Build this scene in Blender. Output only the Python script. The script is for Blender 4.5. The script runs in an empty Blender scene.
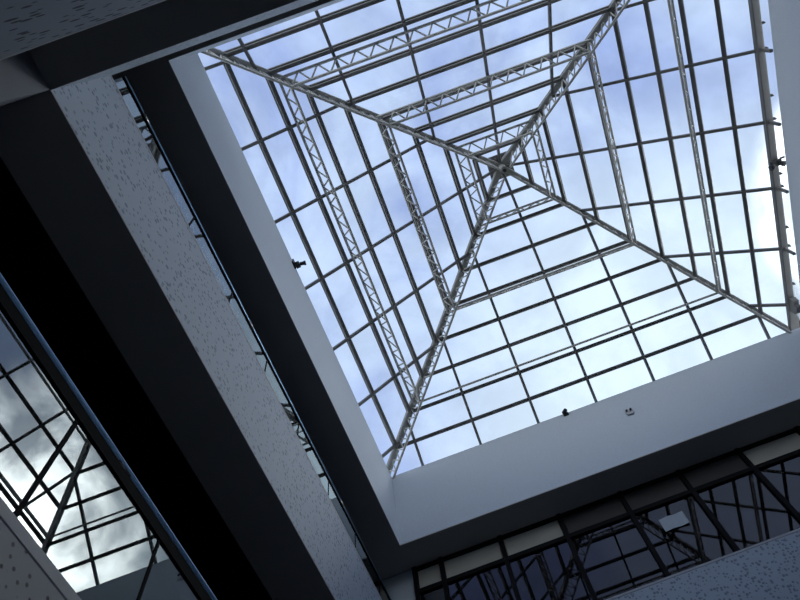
import bpy, bmesh, math, random
from mathutils import Vector, Matrix
random.seed(7)
sc = bpy.context.scene
col = sc.collection
S = 0.65            # metres per building module
ZF = -3.39          # floor level in modules (eye level is near zero)

def W(p):           # building modules -> world metres
    return Vector((p[0] * S, p[1] * S, (p[2] - ZF) * S))

# ------------------------------------------------------------------ building dimensions (modules)
AX, AY, AZ = 4.837, 7.859, 25.84           # apex of the glass pyramid
EL, ER, EF, EB = -4.424, 13.369, -1.205, 16.89   # eaves: left, right, front, back
ZE = 19.68                                 # eave level
VL, VF, VB, VR = -3.89, -0.55, 16.33, 13.43      # inner faces of the white upstand walls
ZT, ZL = 19.04, 15.67                      # upstand top, roof soffit
T3, L3 = 11.716, 9.094                     # upper gallery: parapet top, soffit
X3, Y3, Y3B = -3.95, -0.53, 16.97
T2, L2 = 3.10, 0.6                        # lower gallery
X2, Y2 = -3.15, -0.50
R3, G3 = 13.224, -4.236                    # upper glass railing top, plane
R2, G2 = 4.93, -3.45
YW, XW = 17.54, -3.78                      # glazed facade
XO, YO, XR = -12.0, -9.0, 16.5             # outer walls

# ------------------------------------------------------------------ materials
def new_mat(name):
    m = bpy.data.materials.new(name); m.use_nodes = True
    nt = m.node_tree
    for n in list(nt.nodes):
        nt.nodes.remove(n)
    out = nt.nodes.new('ShaderNodeOutputMaterial')
    return m, nt, out

def principled(name, c, rough=0.6, metal=0.0, var=0.08, scale=8.0, bump=0.0, spec=0.5):
    m, nt, out = new_mat(name)
    b = nt.nodes.new('ShaderNodeBsdfPrincipled')
    b.inputs['Roughness'].default_value = rough
    b.inputs['Metallic'].default_value = metal
    b.inputs['Specular IOR Level'].default_value = spec
    tc = nt.nodes.new('ShaderNodeTexCoord')
    no = nt.nodes.new('ShaderNodeTexNoise')
    no.inputs['Scale'].default_value = scale; no.inputs['Detail'].default_value = 4
    nt.links.new(tc.outputs['Object'], no.inputs['Vector'])
    mx = nt.nodes.new('ShaderNodeMix'); mx.data_type = 'RGBA'
    mx.inputs[6].default_value = (*[v * (1 - var) for v in c], 1)
    mx.inputs[7].default_value = (*[min(1, v * (1 + var)) for v in c], 1)
    nt.links.new(no.outputs['Fac'], mx.inputs[0])
    nt.links.new(mx.outputs[2], b.inputs['Base Color'])
    if bump:
        bp = nt.nodes.new('ShaderNodeBump'); bp.inputs['Strength'].default_value = bump
        bp.inputs['Distance'].default_value = 0.01
        nt.links.new(no.outputs['Fac'], bp.inputs['Height'])
        nt.links.new(bp.outputs[0], b.inputs['Normal'])
    nt.links.new(b.outputs[0], out.inputs[0])
    return m

def perforated(name, c, scale, rad, hole, strength, stretch=(1, 1, 1)):
    """painted sheet punched with small holes of uneven size"""
    m, nt, out = new_mat(name)
    b = nt.nodes.new('ShaderNodeBsdfPrincipled'); b.inputs['Roughness'].default_value = 0.6
    tc = nt.nodes.new('ShaderNodeTexCoord')
    mp = nt.nodes.new('ShaderNodeMapping'); mp.inputs['Scale'].default_value = stretch
    nt.links.new(tc.outputs['Object'], mp.inputs['Vector'])
    vo = nt.nodes.new('ShaderNodeTexVoronoi'); vo.inputs['Scale'].default_value = scale
    vo.inputs['Randomness'].default_value = 0.85
    nt.links.new(mp.outputs[0], vo.inputs['Vector'])
    sep = nt.nodes.new('ShaderNodeSeparateColor')
    nt.links.new(vo.outputs['Color'], sep.inputs[0])
    ma = nt.nodes.new('ShaderNodeMath'); ma.operation = 'MULTIPLY_ADD'
    ma.inputs[1].default_value = rad * 0.6; ma.inputs[2].default_value = rad * 0.6
    nt.links.new(sep.outputs[0], ma.inputs[0])
    df = nt.nodes.new('ShaderNodeMath'); df.operation = 'SUBTRACT'
    nt.links.new(ma.outputs[0], df.inputs[0]); nt.links.new(vo.outputs['Distance'], df.inputs[1])
    mr = nt.nodes.new('ShaderNodeMapRange'); mr.inputs[1].default_value = -0.03; mr.inputs[2].default_value = 0.05
    mr.inputs[3].default_value = 0; mr.inputs[4].default_value = strength
    nt.links.new(df.outputs[0], mr.inputs[0])
    no = nt.nodes.new('ShaderNodeTexNoise'); no.inputs['Scale'].default_value = 3
    nt.links.new(tc.outputs['Object'], no.inputs['Vector'])
    m1 = nt.nodes.new('ShaderNodeMix'); m1.data_type = 'RGBA'
    m1.inputs[6].default_value = (*[v * 0.94 for v in c], 1); m1.inputs[7].default_value = (*c, 1)
    nt.links.new(no.outputs['Fac'], m1.inputs[0])
    m2 = nt.nodes.new('ShaderNodeMix'); m2.data_type = 'RGBA'
    nt.links.new(mr.outputs[0], m2.inputs[0]); nt.links.new(m1.outputs[2], m2.inputs[6])
    m2.inputs[7].default_value = (*hole, 1)
    nt.links.new(m2.outputs[2], b.inputs['Base Color'])
    nt.links.new(b.outputs[0], out.inputs[0])
    return m

def glass(name, tint, ior, gloss=(1, 1, 1), add=0.0, rough=0.0):
    """thin sheet: tinted see-through plus mirror reflection by angle"""
    m, nt, out = new_mat(name)
    tr = nt.nodes.new('ShaderNodeBsdfTransparent'); tr.inputs[0].default_value = (*tint, 1)
    gl = nt.nodes.new('ShaderNodeBsdfGlossy'); gl.inputs['Roughness'].default_value = rough
    gl.inputs[0].default_value = (*gloss, 1)
    fr = nt.nodes.new('ShaderNodeFresnel'); fr.inputs[0].default_value = ior
    ad = nt.nodes.new('ShaderNodeMath'); ad.operation = 'ADD'; ad.use_clamp = True
    ad.inputs[1].default_value = add
    nt.links.new(fr.outputs[0], ad.inputs[0])
    mx = nt.nodes.new('ShaderNodeMixShader')
    nt.links.new(ad.outputs[0], mx.inputs[0])
    nt.links.new(tr.outputs[0], mx.inputs[1]); nt.links.new(gl.outputs[0], mx.inputs[2])
    nt.links.new(mx.outputs[0], out.inputs[0])
    return m

M = {
    'plaster': principled('white_plaster', (0.60, 0.66, 0.73), 0.8, var=0.10, scale=34, bump=0.35),
    'soffit': principled('dark_soffit_board', (0.38, 0.37, 0.345), 0.85, var=0.05, scale=2),
    'black': principled('black_unlit_void', (0.004, 0.004, 0.004), 0.95, var=0.1, spec=0.1),  # darkness of the unlit ceiling recess put into the colour
    'perf3': perforated('perforated_parapet', (0.47, 0.53, 0.60), 16.0, 0.37, (0.15, 0.19, 0.27), 0.8, (1, 0.8, 0.95)),
    'perf2': perforated('punched_parapet', (0.37, 0.38, 0.40), 18.0, 0.29, (0.02, 0.02, 0.025), 0.95),
    'band': principled('parapet_cap_band', (0.50, 0.50, 0.52), 0.6, var=0.04),
    'groove': principled('shadow_groove', (0.03, 0.03, 0.035), 0.8),
    'returnwall': principled('grey_painted_wall', (0.26, 0.27, 0.30), 0.85, var=0.06, scale=3),
    'floor': principled('pale_floor_tile', (0.62, 0.61, 0.60), 0.4, var=0.08, scale=1.5),
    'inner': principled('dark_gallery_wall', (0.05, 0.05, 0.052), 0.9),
    'steel': principled('light_grey_painted_steel', (0.47, 0.47, 0.44), 0.5, var=0.06, scale=6),
    'darksteel': principled('dark_grey_painted_steel', (0.17, 0.17, 0.165), 0.45, var=0.08, scale=6),
    'hub': principled('dark_hub_plate', (0.05, 0.05, 0.05), 0.6),
    'railmetal': principled('blue_grey_handrail_metal', (0.27, 0.47, 0.70), 0.3, metal=0.9, var=0.04),
    'railpost': principled('dark_railing_post', (0.004, 0.004, 0.005), 0.8, spec=0.1),
    'sleeve': principled('bright_steel_sleeve', (0.6, 0.62, 0.64), 0.25, metal=0.9, var=0.03),
    'mullion': principled('black_window_frame', (0.006, 0.006, 0.007), 0.7, spec=0.15),
    'palepanel': principled('pale_beige_transom_panel', (0.50, 0.48, 0.42), 0.6, var=0.08, scale=0.7),
    'darkpanel': principled('dark_brown_transom_panel', (0.05, 0.045, 0.045), 0.6),
    'paper': principled('pale_blue_sheet', (0.46, 0.52, 0.58), 0.6, var=0.1, scale=5),
    'blackplastic': principled('black_plastic', (0.012, 0.012, 0.014), 0.4),
    'lens': principled('dark_lens', (0.02, 0.025, 0.04), 0.08),
    'fixture': principled('grey_fixture_plastic', (0.5, 0.52, 0.55), 0.5),
    'skyglass': glass('roof_glass', (0.97, 0.985, 1.0), 1.12),
    'railglass': glass('railing_glass', (0.55, 0.62, 0.66), 1.9, (0.88, 0.97, 1.0), 0.02),
    'winglass': glass('tinted_window_glass', (0.10, 0.10, 0.13), 1.5, (0.9, 0.9, 1.0)),
}

# ------------------------------------------------------------------ mesh building
class MB:
    def __init__(self):
        self.v = []; self.f = []; self.smooth = []
    def add(self, vs, fs, smooth=False):
        n = len(self.v); self.v += [Vector(q) for q in vs]
        self.f += [[i + n for i in q] for q in fs]; self.smooth += [smooth] * len(fs)
        return self
    def box(self, a, b):
        x0, x1 = sorted((a[0], b[0])); y0, y1 = sorted((a[1], b[1])); z0, z1 = sorted((a[2], b[2]))
        vs = [(x0, y0, z0), (x1, y0, z0), (x1, y1, z0), (x0, y1, z0), (x0, y0, z1), (x1, y0, z1), (x1, y1, z1), (x0, y1, z1)]
        return self.add(vs, [(0, 3, 2, 1), (4, 5, 6, 7), (0, 1, 5, 4), (1, 2, 6, 5), (2, 3, 7, 6), (3, 0, 4, 7)])
    def prism(self, p, q, prof, up):
        """extrude a convex profile (side, up) from p to q"""
        p, q = Vector(p), Vector(q); d = (q - p).normalized()
        up = Vector(up); up = (up - d * up.dot(d)).normalized(); sd = d.cross(up)
        n = len(prof)
        vs = [p + sd * s + up * u for s, u in prof] + [q + sd * s + up * u for s, u in prof]
        fs = [tuple(range(n)), tuple(range(2 * n - 1, n - 1, -1))]
        fs += [((i + 1) % n, i, i + n, (i + 1) % n + n) for i in range(n)]
        return self.add(vs, fs)
    def bar(self, p, q, w, h, up=(0, 0, 1), ch=0.18):
        c = min(w, h) * ch; a, b = w / 2, h / 2
        return self.prism(p, q, [(-a + c, -b), (a - c, -b), (a, -b + c), (a, b - c), (a - c, b), (-a + c, b), (-a, b - c), (-a, -b + c)], up)
    def ibeam(self, p, q, w, h, up=(0, 0, 1), t=0.22):
        for off in (h / 2 - h * t / 2, -h / 2 + h * t / 2):
            a, b = w / 2, h * t / 2
            self.prism(p, q, [(-a, off - b), (a, off - b), (a, off + b), (-a, off + b)], up)
        a = w * 0.14
        return self.prism(p, q, [(-a, -h / 2), (a, -h / 2), (a, h / 2), (-a, h / 2)], up)
    def rod(self, p, q, r, n=8, r2=None):
        p, q = Vector(p), Vector(q); d = (q - p).normalized()
        up = Vector((0, 0, 1)) if abs(d.z) < 0.9 else Vector((1, 0, 0))
        s = d.cross(up).normalized(); u = s.cross(d)
        r2 = r if r2 is None else r2
        A = [p + (s * math.cos(t) + u * math.sin(t)) * r for t in [2 * math.pi * i / n for i in range(n)]]
        B = [q + (s * math.cos(t) + u * math.sin(t)) * r2 for t in [2 * math.pi * i / n for i in range(n)]]
        self.add(A + B, [(i, (i + 1) % n, (i + 1) % n + n, i + n) for i in range(n)], True)
        m = len(self.v) - 2 * n
        self.f += [list(range(m + n - 1, m - 1, -1)), list(range(m + n, m + 2 * n))]; self.smooth += [False, False]
        return self
    def build(self, name, m, parent=None, origin=None):
        vs = [W(q) for q in self.v]
        if parent is not None:
            o0 = ROOT[parent.name]
        elif origin is not None:
            o0 = W(origin)
        else:
            o0 = Vector(((min(q.x for q in vs) + max(q.x for q in vs)) / 2, (min(q.y for q in vs) + max(q.y for q in vs)) / 2, min(q.z for q in vs)))
        me = bpy.data.meshes.new(name)
        me.from_pydata([tuple(q - o0) for q in vs], [], [tuple(q) for q in self.f])
        bm = bmesh.new(); bm.from_mesh(me); bmesh.ops.recalc_face_normals(bm, faces=bm.faces); bm.to_mesh(me); bm.free()
        for i, s in enumerate(self.smooth):
            me.polygons[i].use_smooth = s
        me.materials.append(M[m])
        o = bpy.data.objects.new(name, me); col.objects.link(o)
        if parent is not None:
            o.parent = parent
        else:
            o.location = o0
        ROOT[o.name] = o0
        return o
ROOT = {}

def tag(o, label=None, cat=None, group=None, kind=None):
    for k, v in (('label', label), ('category', cat), ('group', group), ('kind', kind)):
        if v:
            o[k] = v
    return o

def thing(name, label, cat, loc, group=None, kind=None):
    o = bpy.data.objects.new(name, None); col.objects.link(o)
    o.empty_display_size = 0.2; o.location = W(loc); ROOT[o.name] = W(loc)
    return tag(o, label, cat, group, kind)

def struct(name, mb, m, label, cat):
    return tag(mb.build(name, m), label, cat, kind='structure')

# ------------------------------------------------------------------ the building shell
struct('floor', MB().box((XO, YO, ZF - 0.4), (XR, 21, ZF)), 'floor', 'pale tiled floor at the bottom of the atrium', 'floor')

def ring(mb, z0, z1, xl, xr, yf, yb, XL, XRr, YF, YB):
    mb.box((XL, YF, z0), (xl, YB, z1)); mb.box((xr, YF, z0), (XRr, YB, z1))
    mb.box((xl, YF, z0), (xr, yf, z1)); mb.box((xl, yb, z0), (xr, YB, z1))
    return mb
struct('ceiling', ring(MB(), ZL, ZL + 0.03, VL, VR, VF, VB, XO, XR, YO, 21), 'soffit',
       'dark flat roof soffit framing the skylight opening', 'ceiling')
TH = 0.42
struct('wall_left', MB().box((VL - TH, VF - TH, ZL + 0.03), (VL, VB + TH, ZT)), 'plaster', 'pale plaster upstand wall of the skylight carrying the black camera', 'wall')
struct('wall_right', MB().box((VR, VF - TH, ZL + 0.03), (VR + TH, VB + TH, ZT)), 'plaster', 'pale plaster upstand wall below the thick eave beam with clips', 'wall')
struct('wall_back', MB().box((VL, VB, ZL + 0.03), (VR, VB + TH, ZT + 0.10)), 'plaster', 'tall pale plaster upstand wall above the dark window row', 'wall')
struct('wall_front', MB().box((VL, VF - TH, ZL + 0.03), (VR, VF, ZT)), 'plaster', 'thin strip of pale upstand wall nearly edge-on above the viewer', 'wall')
# roof deck outside the upstand
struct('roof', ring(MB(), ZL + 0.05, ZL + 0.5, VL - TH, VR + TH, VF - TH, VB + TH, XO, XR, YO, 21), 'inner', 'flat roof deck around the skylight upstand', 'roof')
# outer walls that close the galleries
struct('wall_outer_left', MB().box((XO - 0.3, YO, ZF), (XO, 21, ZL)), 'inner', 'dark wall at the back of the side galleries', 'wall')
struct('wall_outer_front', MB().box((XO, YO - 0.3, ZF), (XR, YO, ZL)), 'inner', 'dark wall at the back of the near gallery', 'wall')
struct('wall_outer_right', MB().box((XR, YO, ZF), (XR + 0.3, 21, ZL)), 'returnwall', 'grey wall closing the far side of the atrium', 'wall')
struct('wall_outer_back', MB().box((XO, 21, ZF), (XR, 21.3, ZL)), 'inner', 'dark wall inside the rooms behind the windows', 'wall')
struct('wall_pier', MB().box((-5.6, YW, T3), (XW, YW + 0.5, ZL)), 'plaster', 'pale corner wall between glass railing end and window row', 'wall')
struct('wall_lower_back', MB().box((XO, YW, ZF), (XR, YW + 0.4, L3)), 'inner', 'dark wall below the far perforated parapet', 'wall')
struct('wall_corner', MB().box((X3 - 7, YO, T2 - 0.5), (X3, Y3 - 0.01, L3)), 'returnwall', 'grey return wall in the corner under the upper gallery', 'wall')

# upper gallery: soffit strips, recessed ceiling coloured black for its shade, floor
sl = MB()
sl.box((-5.10, Y3, L3), (X3, Y3B, L3 + 0.03))
sl.box((-5.10, YO, L3), (XR, Y3, L3 + 0.03))
sl.box((-5.10, Y3B, L3), (XR, YW, L3 + 0.03))
struct('slab_soffit', sl, 'soffit', 'dark soffit strips under the upper gallery edge', 'ceiling')
struct('slab_recess', MB().box((XO, YO, L3 + 1.2), (-5.10, 21, L3 + 1.25)), 'black', 'unlit black recessed ceiling over the lower gallery', 'ceiling')
fl = MB()
fl.box((XO, YO, L3 + 1.3), (X3 - 0.2, 21, L3 + 1.6)); fl.box((X3 - 0.2, YO, L3 + 1.3), (XR, Y3 - 0.2, L3 + 1.6))
fl.box((X3 - 0.2, Y3B + 0.2, L3 + 1.3), (XR, 21, L3 + 1.6))
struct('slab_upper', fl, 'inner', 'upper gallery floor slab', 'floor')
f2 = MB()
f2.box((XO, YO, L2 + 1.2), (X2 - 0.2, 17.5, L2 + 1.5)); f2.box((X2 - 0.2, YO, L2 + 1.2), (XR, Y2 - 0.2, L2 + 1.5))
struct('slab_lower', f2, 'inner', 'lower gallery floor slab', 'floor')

# parapets (perforated sheet with a plain cap band along the top edge)
def parapet(name, a, b, face, mat, label, band=0.10, groove=True):
    x0, y0, z0 = a; x1, y1, z1 = b
    p = tag(MB().box(a, (x1, y1, z1 - band - 0.02)).build(name, mat), label, 'parapet', kind='structure')
    cap = MB().box((x0, y0, z1 - band), b).build('cap_band', 'band', p)
    ins = 0.015
    gx = {'x': (x0, x1 - ins), 'y': (x0, x1), 'Y': (x0, x1)}[face]
    gy = {'x': (y0, y1), 'y': (y0, y1 - ins), 'Y': (y0 + ins, y1)}[face]
    MB().box((gx[0], gy[0], z1 - band - 0.02), (gx[1], gy[1], z1 - band)).build('groove', 'groove', p)
    return p
parapet('trim_1', (X3 - 0.2, Y3 - 0.2, L3 + 0.03), (X3, Y3B, T3), 'x', 'perf3', 'long pale perforated parapet of the upper gallery under the glass strip', 0.06)
parapet('trim_2', (X3, Y3 - 0.2, L3 + 0.03), (XR, Y3, T3), 'y', 'perf3', 'narrow pale parapet edge meeting the long perforated parapet at the corner', 0.06)
parapet('trim_3', (X3, Y3B, L3 + 0.03), (XR, Y3B + 0.2, T3), 'Y', 'perf3', 'pale perforated parapet below the dark reflecting windows', 0.06)
parapet('trim_4', (X2 - 0.2, Y2 - 0.2, L2), (X2, 17.4, T2), 'x', 'perf2', 'grey parapet punched with round holes below the large reflecting glass', 0.10)
parapet('trim_5', (X2, Y2 - 0.2, L2), (XR, Y2, T2), 'y', 'perf2', 'dim punched parapet overhead in the upper corner of the view', 0.06)

# ------------------------------------------------------------------ glass railings
def railing(name, label, axis, plane, a, b, zb, zt, posts, sleeves, rs=1.0):
    """axis 'y': runs along y at x = plane; axis 'x': runs along x at y = plane"""
    P = (lambda t, o, z: (plane + o, t, z)) if axis == 'y' else (lambda t, o, z: (t, plane + o, z))
    r = thing(name, label, 'glass railing', P((a + b) / 2, 0, zb), 'glass railings of the galleries')
    rail = MB()
    rail.prism(P(a, 0, zt - 0.03), P(b, 0, zt - 0.03), [(0.04 * rs * math.cos(2 * math.pi * i / 12), 0.03 * rs * math.sin(2 * math.pi * i / 12)) for i in range(12)], (0, 0, 1))
    h = rail.build('handrail', 'railmetal', r)
    MB().box(P(a, -0.035, zt - 0.06 - 0.07 * rs ** 2), P(b, 0.035, zt - 0.06)).build('glazing_channel', 'railpost', r)
    for s in sleeves:
        MB().rod(P(s - 0.12, 0, zt - 0.03), P(s + 0.12, 0, zt - 0.03), 0.03 + 0.016 * rs, 12).build('sleeve', 'sleeve', h)
    e = [a] + posts + [b]
    for i in range(len(e) - 1):
        g0, g1 = e[i] + (0.03 if i else 0), e[i + 1] - 0.03
        MB().box(P(g0, -0.012, zb), P(g1, 0.012, zt - 0.06 - 0.07 * rs ** 2)).build('glass_panel', 'railglass', r)
    for q in posts:
        m = MB(); m.box(P(q - 0.022, -0.05, zb - 0.1), P(q + 0.022, 0.02, zt - 0.06))
        m.build('post', 'railpost', r)
    return r
railing('glass_railing', 'long narrow glass strip with steel handrail above the perforated upper parapet', 'y', G3, Y3 + 0.05, 16.6, T3 - 0.75, R3,
        [0.8, 2.75, 4.72, 6.7, 8.7, 10.75, 12.75, 14.7], [0.43, 5.7, 11.7])
railing('glass_railing', 'large glass balustrade mirroring the skylight above the parapet with round holes', 'y', G2, Y2 + 0.05, 16.6, T2 - 0.6, R2,
        [-0.83 + 1.69 * k for k in range(1, 10)], [3.34, 6.72], 1.5)
railing('glass_railing', 'glass balustrade seen as a thin dark line along the dim overhead parapet', 'x', Y2 - 0.3, X2 + 0.05, 14, T2 - 0.6, R2,
        [-2 + 2.0 * k for k in range(0, 8)], [1.0])

# ------------------------------------------------------------------ the window row above the far parapet
xs = [XW, -2.81, -0.6, 1.6, 3.88, 6.08, 8.28, 10.5, 12.7, 14.9]
pale = [1, 1, 1, 0, 0, 0, 1, 1, 0]
wl = ['narrow end window with small pale top panel beside the pale corner wall',
      'wide window with pale top panel, next to the narrow end window',
      'window with pale top panel, bordering the run of three dark-topped windows',
      'dark-topped window next to the middle pale panel',
      'dark-topped window carrying the pale rectangular sheet',
      'dark-topped window between the sheet and the far pale panel',
      'window with pale top panel beyond the three dark-topped windows',
      'last pale-topped window at the edge of the photo',
      'dark-topped window past the edge of the photo']
ZTR = 14.68
for i in range(len(xs) - 1):
    x0, x1 = xs[i], xs[i + 1]
    w = thing('window_%d' % (i + 1), wl[i], 'window', ((x0 + x1) / 2, YW, T3), None, 'structure')
    fr = MB()
    fr.box((x0 - 0.075, YW - 0.1, T3), (x0 + 0.075, YW + 0.15, ZL))
    fr.build('mullion', 'mullion', w)
    hr = MB(); hr.box((x0 + 0.075, YW - 0.06, ZL - 0.16), (x1 - 0.075, YW + 0.15, ZL)); hr.build('head_rail', 'mullion', w)
    tr = MB(); tr.box((x0 + 0.075, YW - 0.06, ZTR - 0.08), (x1 - 0.075, YW + 0.15, ZTR + 0.08)); tr.build('transom', 'mullion', w)
    si = MB(); si.box((x0 + 0.075, YW - 0.06, T3), (x1 - 0.075, YW + 0.15, T3 + 0.2)); si.build('sill', 'mullion', w)
    pn = MB().box((x0 + 0.1, YW, ZTR + 0.08), (x1 - 0.1, YW + 0.08, ZL - 0.16)).build('top_panel', 'palepanel' if pale[i] else 'darkpanel', w)
    pn['label'] = 'pale beige panel' if pale[i] else 'dark panel'
    MB().box((x0 + 0.075, YW + 0.02, T3 + 0.2), (x1 - 0.075, YW + 0.045, ZTR - 0.08)).build('glass_pane', 'winglass', w)
# the sheet fixed to the glass
sh = MB()
N = 8
for i in range(N):
    t0, t1 = i / N, (i + 1) / N
    X = lambda t: 4.55 + 0.82 * t
    Bn = lambda t: YW - 0.02 - 0.03 * math.sin(t * math.pi * 1.5) ** 2
    sh.add([(X(t0), Bn(t0), 13.58), (X(t1), Bn(t1), 13.58), (X(t1), Bn(t1), 14.08), (X(t0), Bn(t0), 14.08),
            (X(t0), Bn(t0) + 0.012, 13.58), (X(t1), Bn(t1) + 0.012, 13.58), (X(t1), Bn(t1) + 0.012, 14.08), (X(t0), Bn(t0) + 0.012, 14.08)],
           [(0, 1, 2, 3), (7, 6, 5, 4), (0, 4, 5, 1), (3, 2, 6, 7)] + ([(0, 3, 7, 4)] if i == 0 else []) + ([(1, 5, 6, 2)] if i == N - 1 else []))
tag(sh.build('paper_sheet', 'paper'), 'pale blue rectangular sheet on the dark reflecting window glass', 'sheet')

# ------------------------------------------------------------------ the glass pyramid
sky = thing('skylight', 'grey steel and glass pyramid skylight with lattice trusses over the atrium', 'skylight', ((EL + ER) / 2, (EF + EB) / 2, ZT))
A = Vector((AX, AY, AZ))
CX = {-1: EL, 1: ER}; CY = {-1: EF, 1: EB}
def tt(k):
    t = k / 9.0
    return t + 0.0219 * 4 * t * (1 - t)
def hipnode(a, b, k):
    t = tt(k)
    return Vector((AX + (CX[a] - AX) * t, AY + (CY[b] - AY) * t, AZ + (ZE - AZ) * t))
FACES = {'L': ((-1, -1), (-1, 1)), 'B': ((-1, 1), (1, 1)), 'R': ((1, 1), (1, -1)), 'F': ((1, -1), (-1, -1))}
def face_normal(f):            # pointing into the hall
    c0, c1 = FACES[f]
    n = (hipnode(*c0, 9) - A).cross(hipnode(*c1, 9) - A).normalized()
    return n if n.z < 0 else -n
RS = {'B': 2.504, 'L': 2.647, 'R': 2.555, 'F': 2.53}
KT = [1.75, 4.2, 6.78]
N1, N2 = 0.14, 0.76
for f, (c0, c1) in FACES.items():
    n = face_normal(f)
    # glazing of the slope
    g = MB(); o = -n * 0.10; o2 = -n * 0.13
    q = [A, hipnode(*c0, 9), hipnode(*c1, 9)]
    g.add([p + o for p in q] + [p + o2 for p in q], [(0, 1, 2), (5, 4, 3), (0, 3, 4, 1), (1, 4, 5, 2), (2, 5, 3, 0)])
    g.build('glazing', 'skyglass', sky)
    # purlins
    for k in range(1, 9):
        p, r = hipnode(*c0, k), hipnode(*c1, k)
        MB().ibeam(p, r, 0.15, 0.17, n, 0.3).build('purlin', 'darksteel', sky)
    # rafters, from hip to eave
    horiz = (hipnode(*c1, 9) - hipnode(*c0, 9)).normalized()
    ev = hipnode(*c0, 9)
    half = (hipnode(*c1, 9) - hipnode(*c0, 9)).length / 2
    foot = A + (ev - A) - horiz * (ev - A).dot(horiz)      # point on the eave below the apex
    sl_ = foot - A
    l0 = (ev - A).dot(horiz); l1 = (hipnode(*c1, 9) - A).dot(horiz)
    for j in range(-3, 4):
        s = j * RS[f]
        kk = s / (l1 if s > 0 else l0) if s else 0.03
        p = A + sl_ * kk + horiz * s; r = foot + horiz * s
        MB().bar(p + n * 0.03, r + n * 0.03, 0.11, 0.13, n).build('rafter', 'darksteel', sky)
        # short upright below the eave beam
        st = MB().bar(r + Vector((0, 0, -0.05)), Vector((r.x, r.y, ZT + 0.01)), 0.11, 0.11, horiz)
        st.build('eave_strut', 'darksteel', sky)
    # eave beam
    ew, eh = (0.28, 0.22) if f == 'R' else (0.18, 0.14)
    MB().bar(hipnode(*c0, 9), hipnode(*c1, 9), ew, eh, (0, 0, 1), 0.12).build('eave_beam', 'darksteel', sky)
    # upright glazing between eave and upstand
    c = (hipnode(*c0, 9) + hipnode(*c1, 9)) / 2
    out = Vector((c.x - AX, c.y - AY, 0)); out = Vector((round(out.x / 8.9), round(out.y / 9), 0)).normalized() * 0.06
    a0, a1 = hipnode(*c0, 9) + out, hipnode(*c1, 9) + out
    a0.z = a1.z = ZT + 0.01; b0, b1 = a0.copy(), a1.copy(); b0.z = b1.z = ZE
    a2, a3, b2, b3 = [p + out * 0.4 for p in (a0, a1, b0, b1)]
    MB().add([a0, a1, b1, b0, a2, a3, b3, b2], [(0, 1, 2, 3), (7, 6, 5, 4), (0, 4, 5, 1), (3, 2, 6, 7), (0, 3, 7, 4), (1, 5, 6, 2)]).build('upright_glazing', 'skyglass', sky)
    # lattice trusses
    for k in KT:
        t = tt(k)
        base = A + sl_ * t
        w0, w1 = l0 * t, l1 * t
        hin = Vector((n.x, n.y, 0)).length
        def pt(s, nn):
            return base + n * nn + horiz * s
        ra = abs(w0) / (sl_.xy.length * t); rb = abs(w1) / (sl_.xy.length * t)
        lo = {nn: (w0 + nn * hin * ra, w1 - nn * hin * rb) for nn in (N1, N2)}
        T = bpy.data.objects.new('lattice_truss', None); col.objects.link(T); T.parent = sky; ROOT[T.name] = ROOT[sky.name]
        MB().bar(pt(lo[N1][0], N1), pt(lo[N1][1], N1), 0.085, 0.085, n).build('upper_chord', 'steel', T)
        MB().bar(pt(lo[N2][0], N2), pt(lo[N2][1], N2), 0.085, 0.085, n).build('lower_chord', 'steel', T)
        L = lo[N2][1] - lo[N2][0]
        m = max(2, round(L / 0.66)); dx = L / m
        lac = MB()
        for i in range(m):
            s = lo[N2][0] + i * dx
            lac.rod(pt(s, N2), pt(s + dx / 2, N1), 0.03, 6); lac.rod(pt(s + dx / 2, N1), pt(s + dx, N2), 0.03, 6)
        lac.build('lacing', 'steel', T)

# hip trusses
for a, b in ((-1, -1), (-1, 1), (1, 1), (1, -1)):
    H = bpy.data.objects.new('hip_truss', None); col.objects.link(H); H.parent = sky; ROOT[H.name] = ROOT[sky.name]
    p, q = hipnode(a, b, 0.0), hipnode(a, b, 9)
    d = (q - p).normalized(); up = Vector((0, 0, 1)); up = (up - d * d.z).normalized()
    p = p + d * 0.2
    MB().ibeam(p, q, 0.25, 0.2, up, 0.34).build('top_chord', 'steel', H)
    D = 1.0
    MB().bar(p + d * 0.6 - up * D, q - up * D * 0.9 - d * 0.3, 0.085, 0.085, up).build('bottom_chord', 'steel', H)
    n = 30; lac = MB()
    P0, P1 = p + d * 0.6, q - d * 0.3
    for i in range(n):
        u0, u1, um = i / n, (i + 1) / n, (i + .5) / n
        bt = lambda u: (p + d * 0.6 - up * D).lerp(q - up * D * 0.9 - d * 0.3, u)
        tp = lambda u: P0.lerp(P1, u)
        lac.rod(bt(u0), tp(um), 0.028, 6); lac.rod(tp(um), bt(u1), 0.028, 6)
    lac.build('lacing', 'steel', H)

# hub at the apex
hb = MB()
hb.box((AX - 0.55, AY - 0.55, AZ - 0.02), (AX + 0.55, AY + 0.55, AZ + 0.06))
hub = hb.build('hub_plate', 'hub', sky)
MB().rod(A + Vector((0, 0, -0.75)), A + Vector((0, 0, 0)), 0.17, 14).build('hub_node', 'steel', hub)
MB().rod(A + Vector((0, 0, -0.82)), A + Vector((0, 0, -0.75)), 0.08, 10).build('hub_bolt', 'hub', hub)

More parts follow.
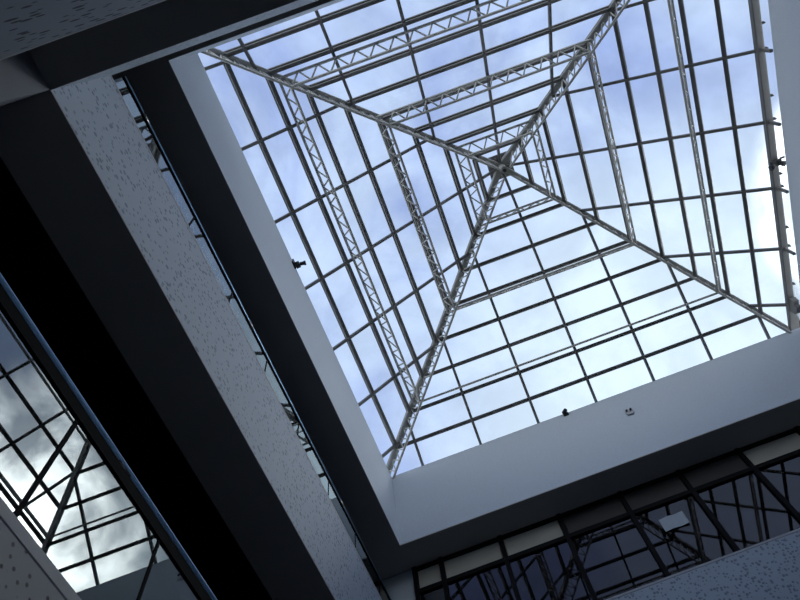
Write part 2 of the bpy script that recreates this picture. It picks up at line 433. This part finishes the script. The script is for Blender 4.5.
# clips and guy wires along the outer side of the eave beam
for y in [2.05, 2.9, 4.45, 5.3, 6.95, 7.8, 9.9, 10.4, 12.1, 12.9, 14.6, 15.3]:
    m = MB(); m.box((ER + 0.15, y - 0.04, ZE - 0.1), (ER + 0.22, y + 0.04, ZE + 0.0)); m.rod((ER + 0.2, y, ZE - 0.15), (ER + 0.2, y, ZE - 0.08), 0.025, 8)
    m.build('clip', 'hub', sky)
gp = MB(); gp.box((ER - 0.1, 15.15, ZE - 0.42), (ER + 0.1, 15.75, ZE - 0.12)); gp.prism((ER - 0.06, 15.45, ZE - 0.42), (ER - 0.06, 15.45, ZE - 0.62), [(-.12, -.1), (.12, -.1), (.16, .1), (-.16, .1)], (1, 0, 0))
gp.build('gusset', 'darksteel', sky)

# ------------------------------------------------------------------ small fittings
cy, cz = 6.6, 18.95
c = thing('security_camera', 'small black camera on the long pale upstand wall, silhouetted against the sky', 'camera', (VL, cy, cz))
MB().box((VL, cy - 0.2, cz - 0.12), (VL + 0.05, cy + 0.08, cz + 0.14)).build('wall_plate', 'blackplastic', c)
MB().rod((VL + 0.03, cy - 0.05, cz + 0.05), (VL + 0.17, cy, cz), 0.045, 8).build('arm', 'blackplastic', c)
MB().rod((VL + 0.06, cy, cz - 0.05), (VL + 0.2, cy, cz - 0.02), 0.12, 12).rod((VL + 0.2, cy, cz - 0.02), (VL + 0.34, cy + 0.03, cz), 0.065, 12).build('body', 'blackplastic', c)
MB().rod((VL + 0.33, cy + 0.03, cz), (VL + 0.40, cy + 0.04, cz + 0.01), 0.08, 12).build('lens_hood', 'lens', c)

s = thing('spotlight', 'tiny black spotlight on top of the tall pale wall above the windows', 'spotlight', (3.41, VB, ZT + 0.1))
MB().box((3.31, VB - 0.05, ZT - 0.04), (3.51, VB, ZT + 0.12)).build('bracket', 'blackplastic', s)
MB().rod((3.36, VB - 0.02, ZT + 0.14), (3.46, VB - 0.18, ZT + 0.1), 0.09, 12, 0.07).build('lamp_head', 'blackplastic', s)

e = thing('emergency_light', 'small grey twin-lamp box on the pale wall above the windows', 'emergency light', (5.56, VB, 17.9))
MB().box((5.41, VB - 0.06, 17.86), (5.71, VB, 18.07)).build('housing', 'fixture', e)
for dx in (-0.08, 0.08):
    MB().rod((5.56 + dx, VB - 0.05, 18.0), (5.56 + dx, VB - 0.13, 17.98), 0.05, 10, 0.04).build('lamp', 'lens', e)
MB().box((5.44, VB - 0.08, 17.79), (5.68, VB, 17.84)).build('lip', 'fixture', e)

t = thing('floodlight', 'black twin-headed floodlight clamped to the thick eave beam', 'floodlight', (ER, 9.4, ZE - 0.15))
MB().box((ER - 0.2, 9.28, ZE - 0.2), (ER + 0.2, 9.52, ZE - 0.13)).build('clamp', 'hub', t)
MB().rod((ER - 0.12, 9.42, ZE - 0.26), (ER - 0.30, 9.48, ZE - 0.29), 0.08, 12, 0.11).build('lamp_head', 'blackplastic', t)
MB().rod((ER + 0.12, 9.42, ZE - 0.26), (ER + 0.24, 9.48, ZE - 0.29), 0.08, 12, 0.11).build('lamp_head', 'blackplastic', t)
MB().box((ER + 0.14, 9.22, ZE - 0.25), (ER + 0.30, 9.28, ZE - 0.2)).build('fin', 'blackplastic', t)

# ------------------------------------------------------------------ sky
w = bpy.data.worlds.new('cloudy_sky'); sc.world = w; w.use_nodes = True
nt = w.node_tree
for n in list(nt.nodes):
    nt.nodes.remove(n)
L_ = nt.links.new
out = nt.nodes.new('ShaderNodeOutputWorld'); bg = nt.nodes.new('ShaderNodeBackground')
L_(bg.outputs[0], out.inputs[0])
tc = nt.nodes.new('ShaderNodeTexCoord')
def noise(scale, detail, rough=0.5, dist=0.0, off=(0, 0, 0)):
    mp = nt.nodes.new('ShaderNodeMapping'); mp.inputs['Location'].default_value = off
    L_(tc.outputs['Generated'], mp.inputs['Vector'])
    n = nt.nodes.new('ShaderNodeTexNoise'); n.inputs['Scale'].default_value = scale
    n.inputs['Detail'].default_value = detail; n.inputs['Roughness'].default_value = rough; n.inputs['Distortion'].default_value = dist
    L_(mp.outputs[0], n.inputs['Vector']); return n.outputs['Fac']
def mrange(x, a, b, c, d, smooth=True):
    n = nt.nodes.new('ShaderNodeMapRange'); n.interpolation_type = 'SMOOTHSTEP' if smooth else 'LINEAR'
    for i, v in enumerate((a, b, c, d)):
        n.inputs[i + 1].default_value = v
    L_(x, n.inputs[0]); return n.outputs[0]
def math_(op, a, b):
    n = nt.nodes.new('ShaderNodeMath'); n.operation = op
    for i, v in enumerate((a, b)):
        if isinstance(v, (int, float)): n.inputs[i].default_value = v
        else: L_(v, n.inputs[i])
    return n.outputs[0]
def mix(f, a, b):
    n = nt.nodes.new('ShaderNodeMix'); n.data_type = 'RGBA'
    L_(f, n.inputs[0])
    for i, v in ((6, a), (7, b)):
        if isinstance(v, tuple): n.inputs[i].default_value = (*v, 1)
        else: L_(v, n.inputs[i])
    return n.outputs[2]
def dotdir(v):
    v = Vector(v).normalized()
    n = nt.nodes.new('ShaderNodeVectorMath'); n.operation = 'DOT_PRODUCT'
    L_(tc.outputs['Generated'], n.inputs[0]); n.inputs[1].default_value = v; return n.outputs['Value']
clouds = mrange(noise(3.2, 6, 0.55, 0.6), 0.36, 0.66, 0, 1)
wisps = noise(9, 5, 0.6, 0.3, (3, 1, 2))
# blue sky behind, pale cloud over it
base = mix(clouds, (0.35, 0.46, 0.80), (0.61, 0.75, 1.0))
# brighter cloud bank towards the back of the hall
bank = mrange(dotdir((0.48, 0.95, 1.0)), 0.86, 0.985, 0, 1)
base = mix(math_('MULTIPLY', bank, 0.9), base, (0.86, 1.02, 1.14))
glow_d = dotdir((0.98, 0.63, 1.0))
glow = mrange(glow_d, 0.972, 0.998, 0, 1)
cl2 = mrange(noise(5.5, 5, 0.55, 0.8, (1.3, 0.4, 0)), 0.40, 0.62, 0.12, 1.0)
glow = math_('MULTIPLY', glow, cl2)
core = mrange(glow_d, 0.9945, 0.9998, 0, 1.6)             # the sun's place behind the cloud
glow = math_('ADD', glow, core)
add = nt.nodes.new('ShaderNodeMix'); add.data_type = 'RGBA'; add.blend_type = 'ADD'; add.inputs[0].default_value = 1
gcn = nt.nodes.new('ShaderNodeVectorMath'); gcn.operation = 'SCALE'; gcn.inputs[0].default_value = (9.0, 8.8, 8.2)
L_(glow, gcn.inputs['Scale']); gc = gcn.outputs[0]
L_(base, add.inputs[6]); L_(gc, add.inputs[7])
wm = nt.nodes.new('ShaderNodeMix'); wm.data_type = 'RGBA'; wm.blend_type = 'MULTIPLY'; wm.inputs[0].default_value = 1
L_(add.outputs[2], wm.inputs[6])
wv = mrange(wisps, 0.3, 0.7, 0.9, 1.1)
L_(wv, wm.inputs[7])
sepz = nt.nodes.new('ShaderNodeSeparateXYZ'); L_(tc.outputs['Generated'], sepz.inputs[0])
low = mrange(sepz.outputs[2], 0.15, 0.62, 1.0, 0.0)      # added whitish low-sky fill, outside the view, to brighten the interior
wl2 = nt.nodes.new('ShaderNodeMix'); wl2.data_type = 'RGBA'; wl2.blend_type = 'ADD'; wl2.inputs[0].default_value = 1
L_(wm.outputs[2], wl2.inputs[6]); L_(mix(low, (0, 0, 0), (1.65, 1.62, 1.4)), wl2.inputs[7])
L_(wl2.outputs[2], bg.inputs[0]); bg.inputs[1].default_value = 1.0

# ------------------------------------------------------------------ camera
R0 = Vector((0.9393373140892401, 0.3168203321079631, -0.13141646594921608))
R1 = Vector((-0.3429693163597568, 0.8722581412137517, -0.34862269450221905))
R2_ = Vector((0.004178324461145411, 0.37254612096929207, 0.9280042722721672))
cd = bpy.data.cameras.new('camera'); co = bpy.data.objects.new('camera', cd); col.objects.link(co)
mw = Matrix((R0, -R1, -R2_)).transposed().to_4x4()
mw.translation = W((0.3622, -0.0872, -0.9245))
co.matrix_world = mw
cd.sensor_width = 36.0; cd.sensor_fit = 'HORIZONTAL'
cd.lens = 625.458 / 800 * 36.0
cd.shift_x = -28.367 / 800; cd.shift_y = -45.070 / 800
cd.clip_start = 0.05; cd.clip_end = 500
sc.camera = co
sc.view_settings.view_transform = 'Standard'; sc.view_settings.look = 'None'
sc.view_settings.exposure = 0.0; sc.view_settings.gamma = 1.0
sc.view_settings.use_curve_mapping = False
sc.cycles.max_bounces = 14; sc.cycles.transparent_max_bounces = 16; sc.cycles.glossy_bounces = 6; sc.cycles.diffuse_bounces = 5
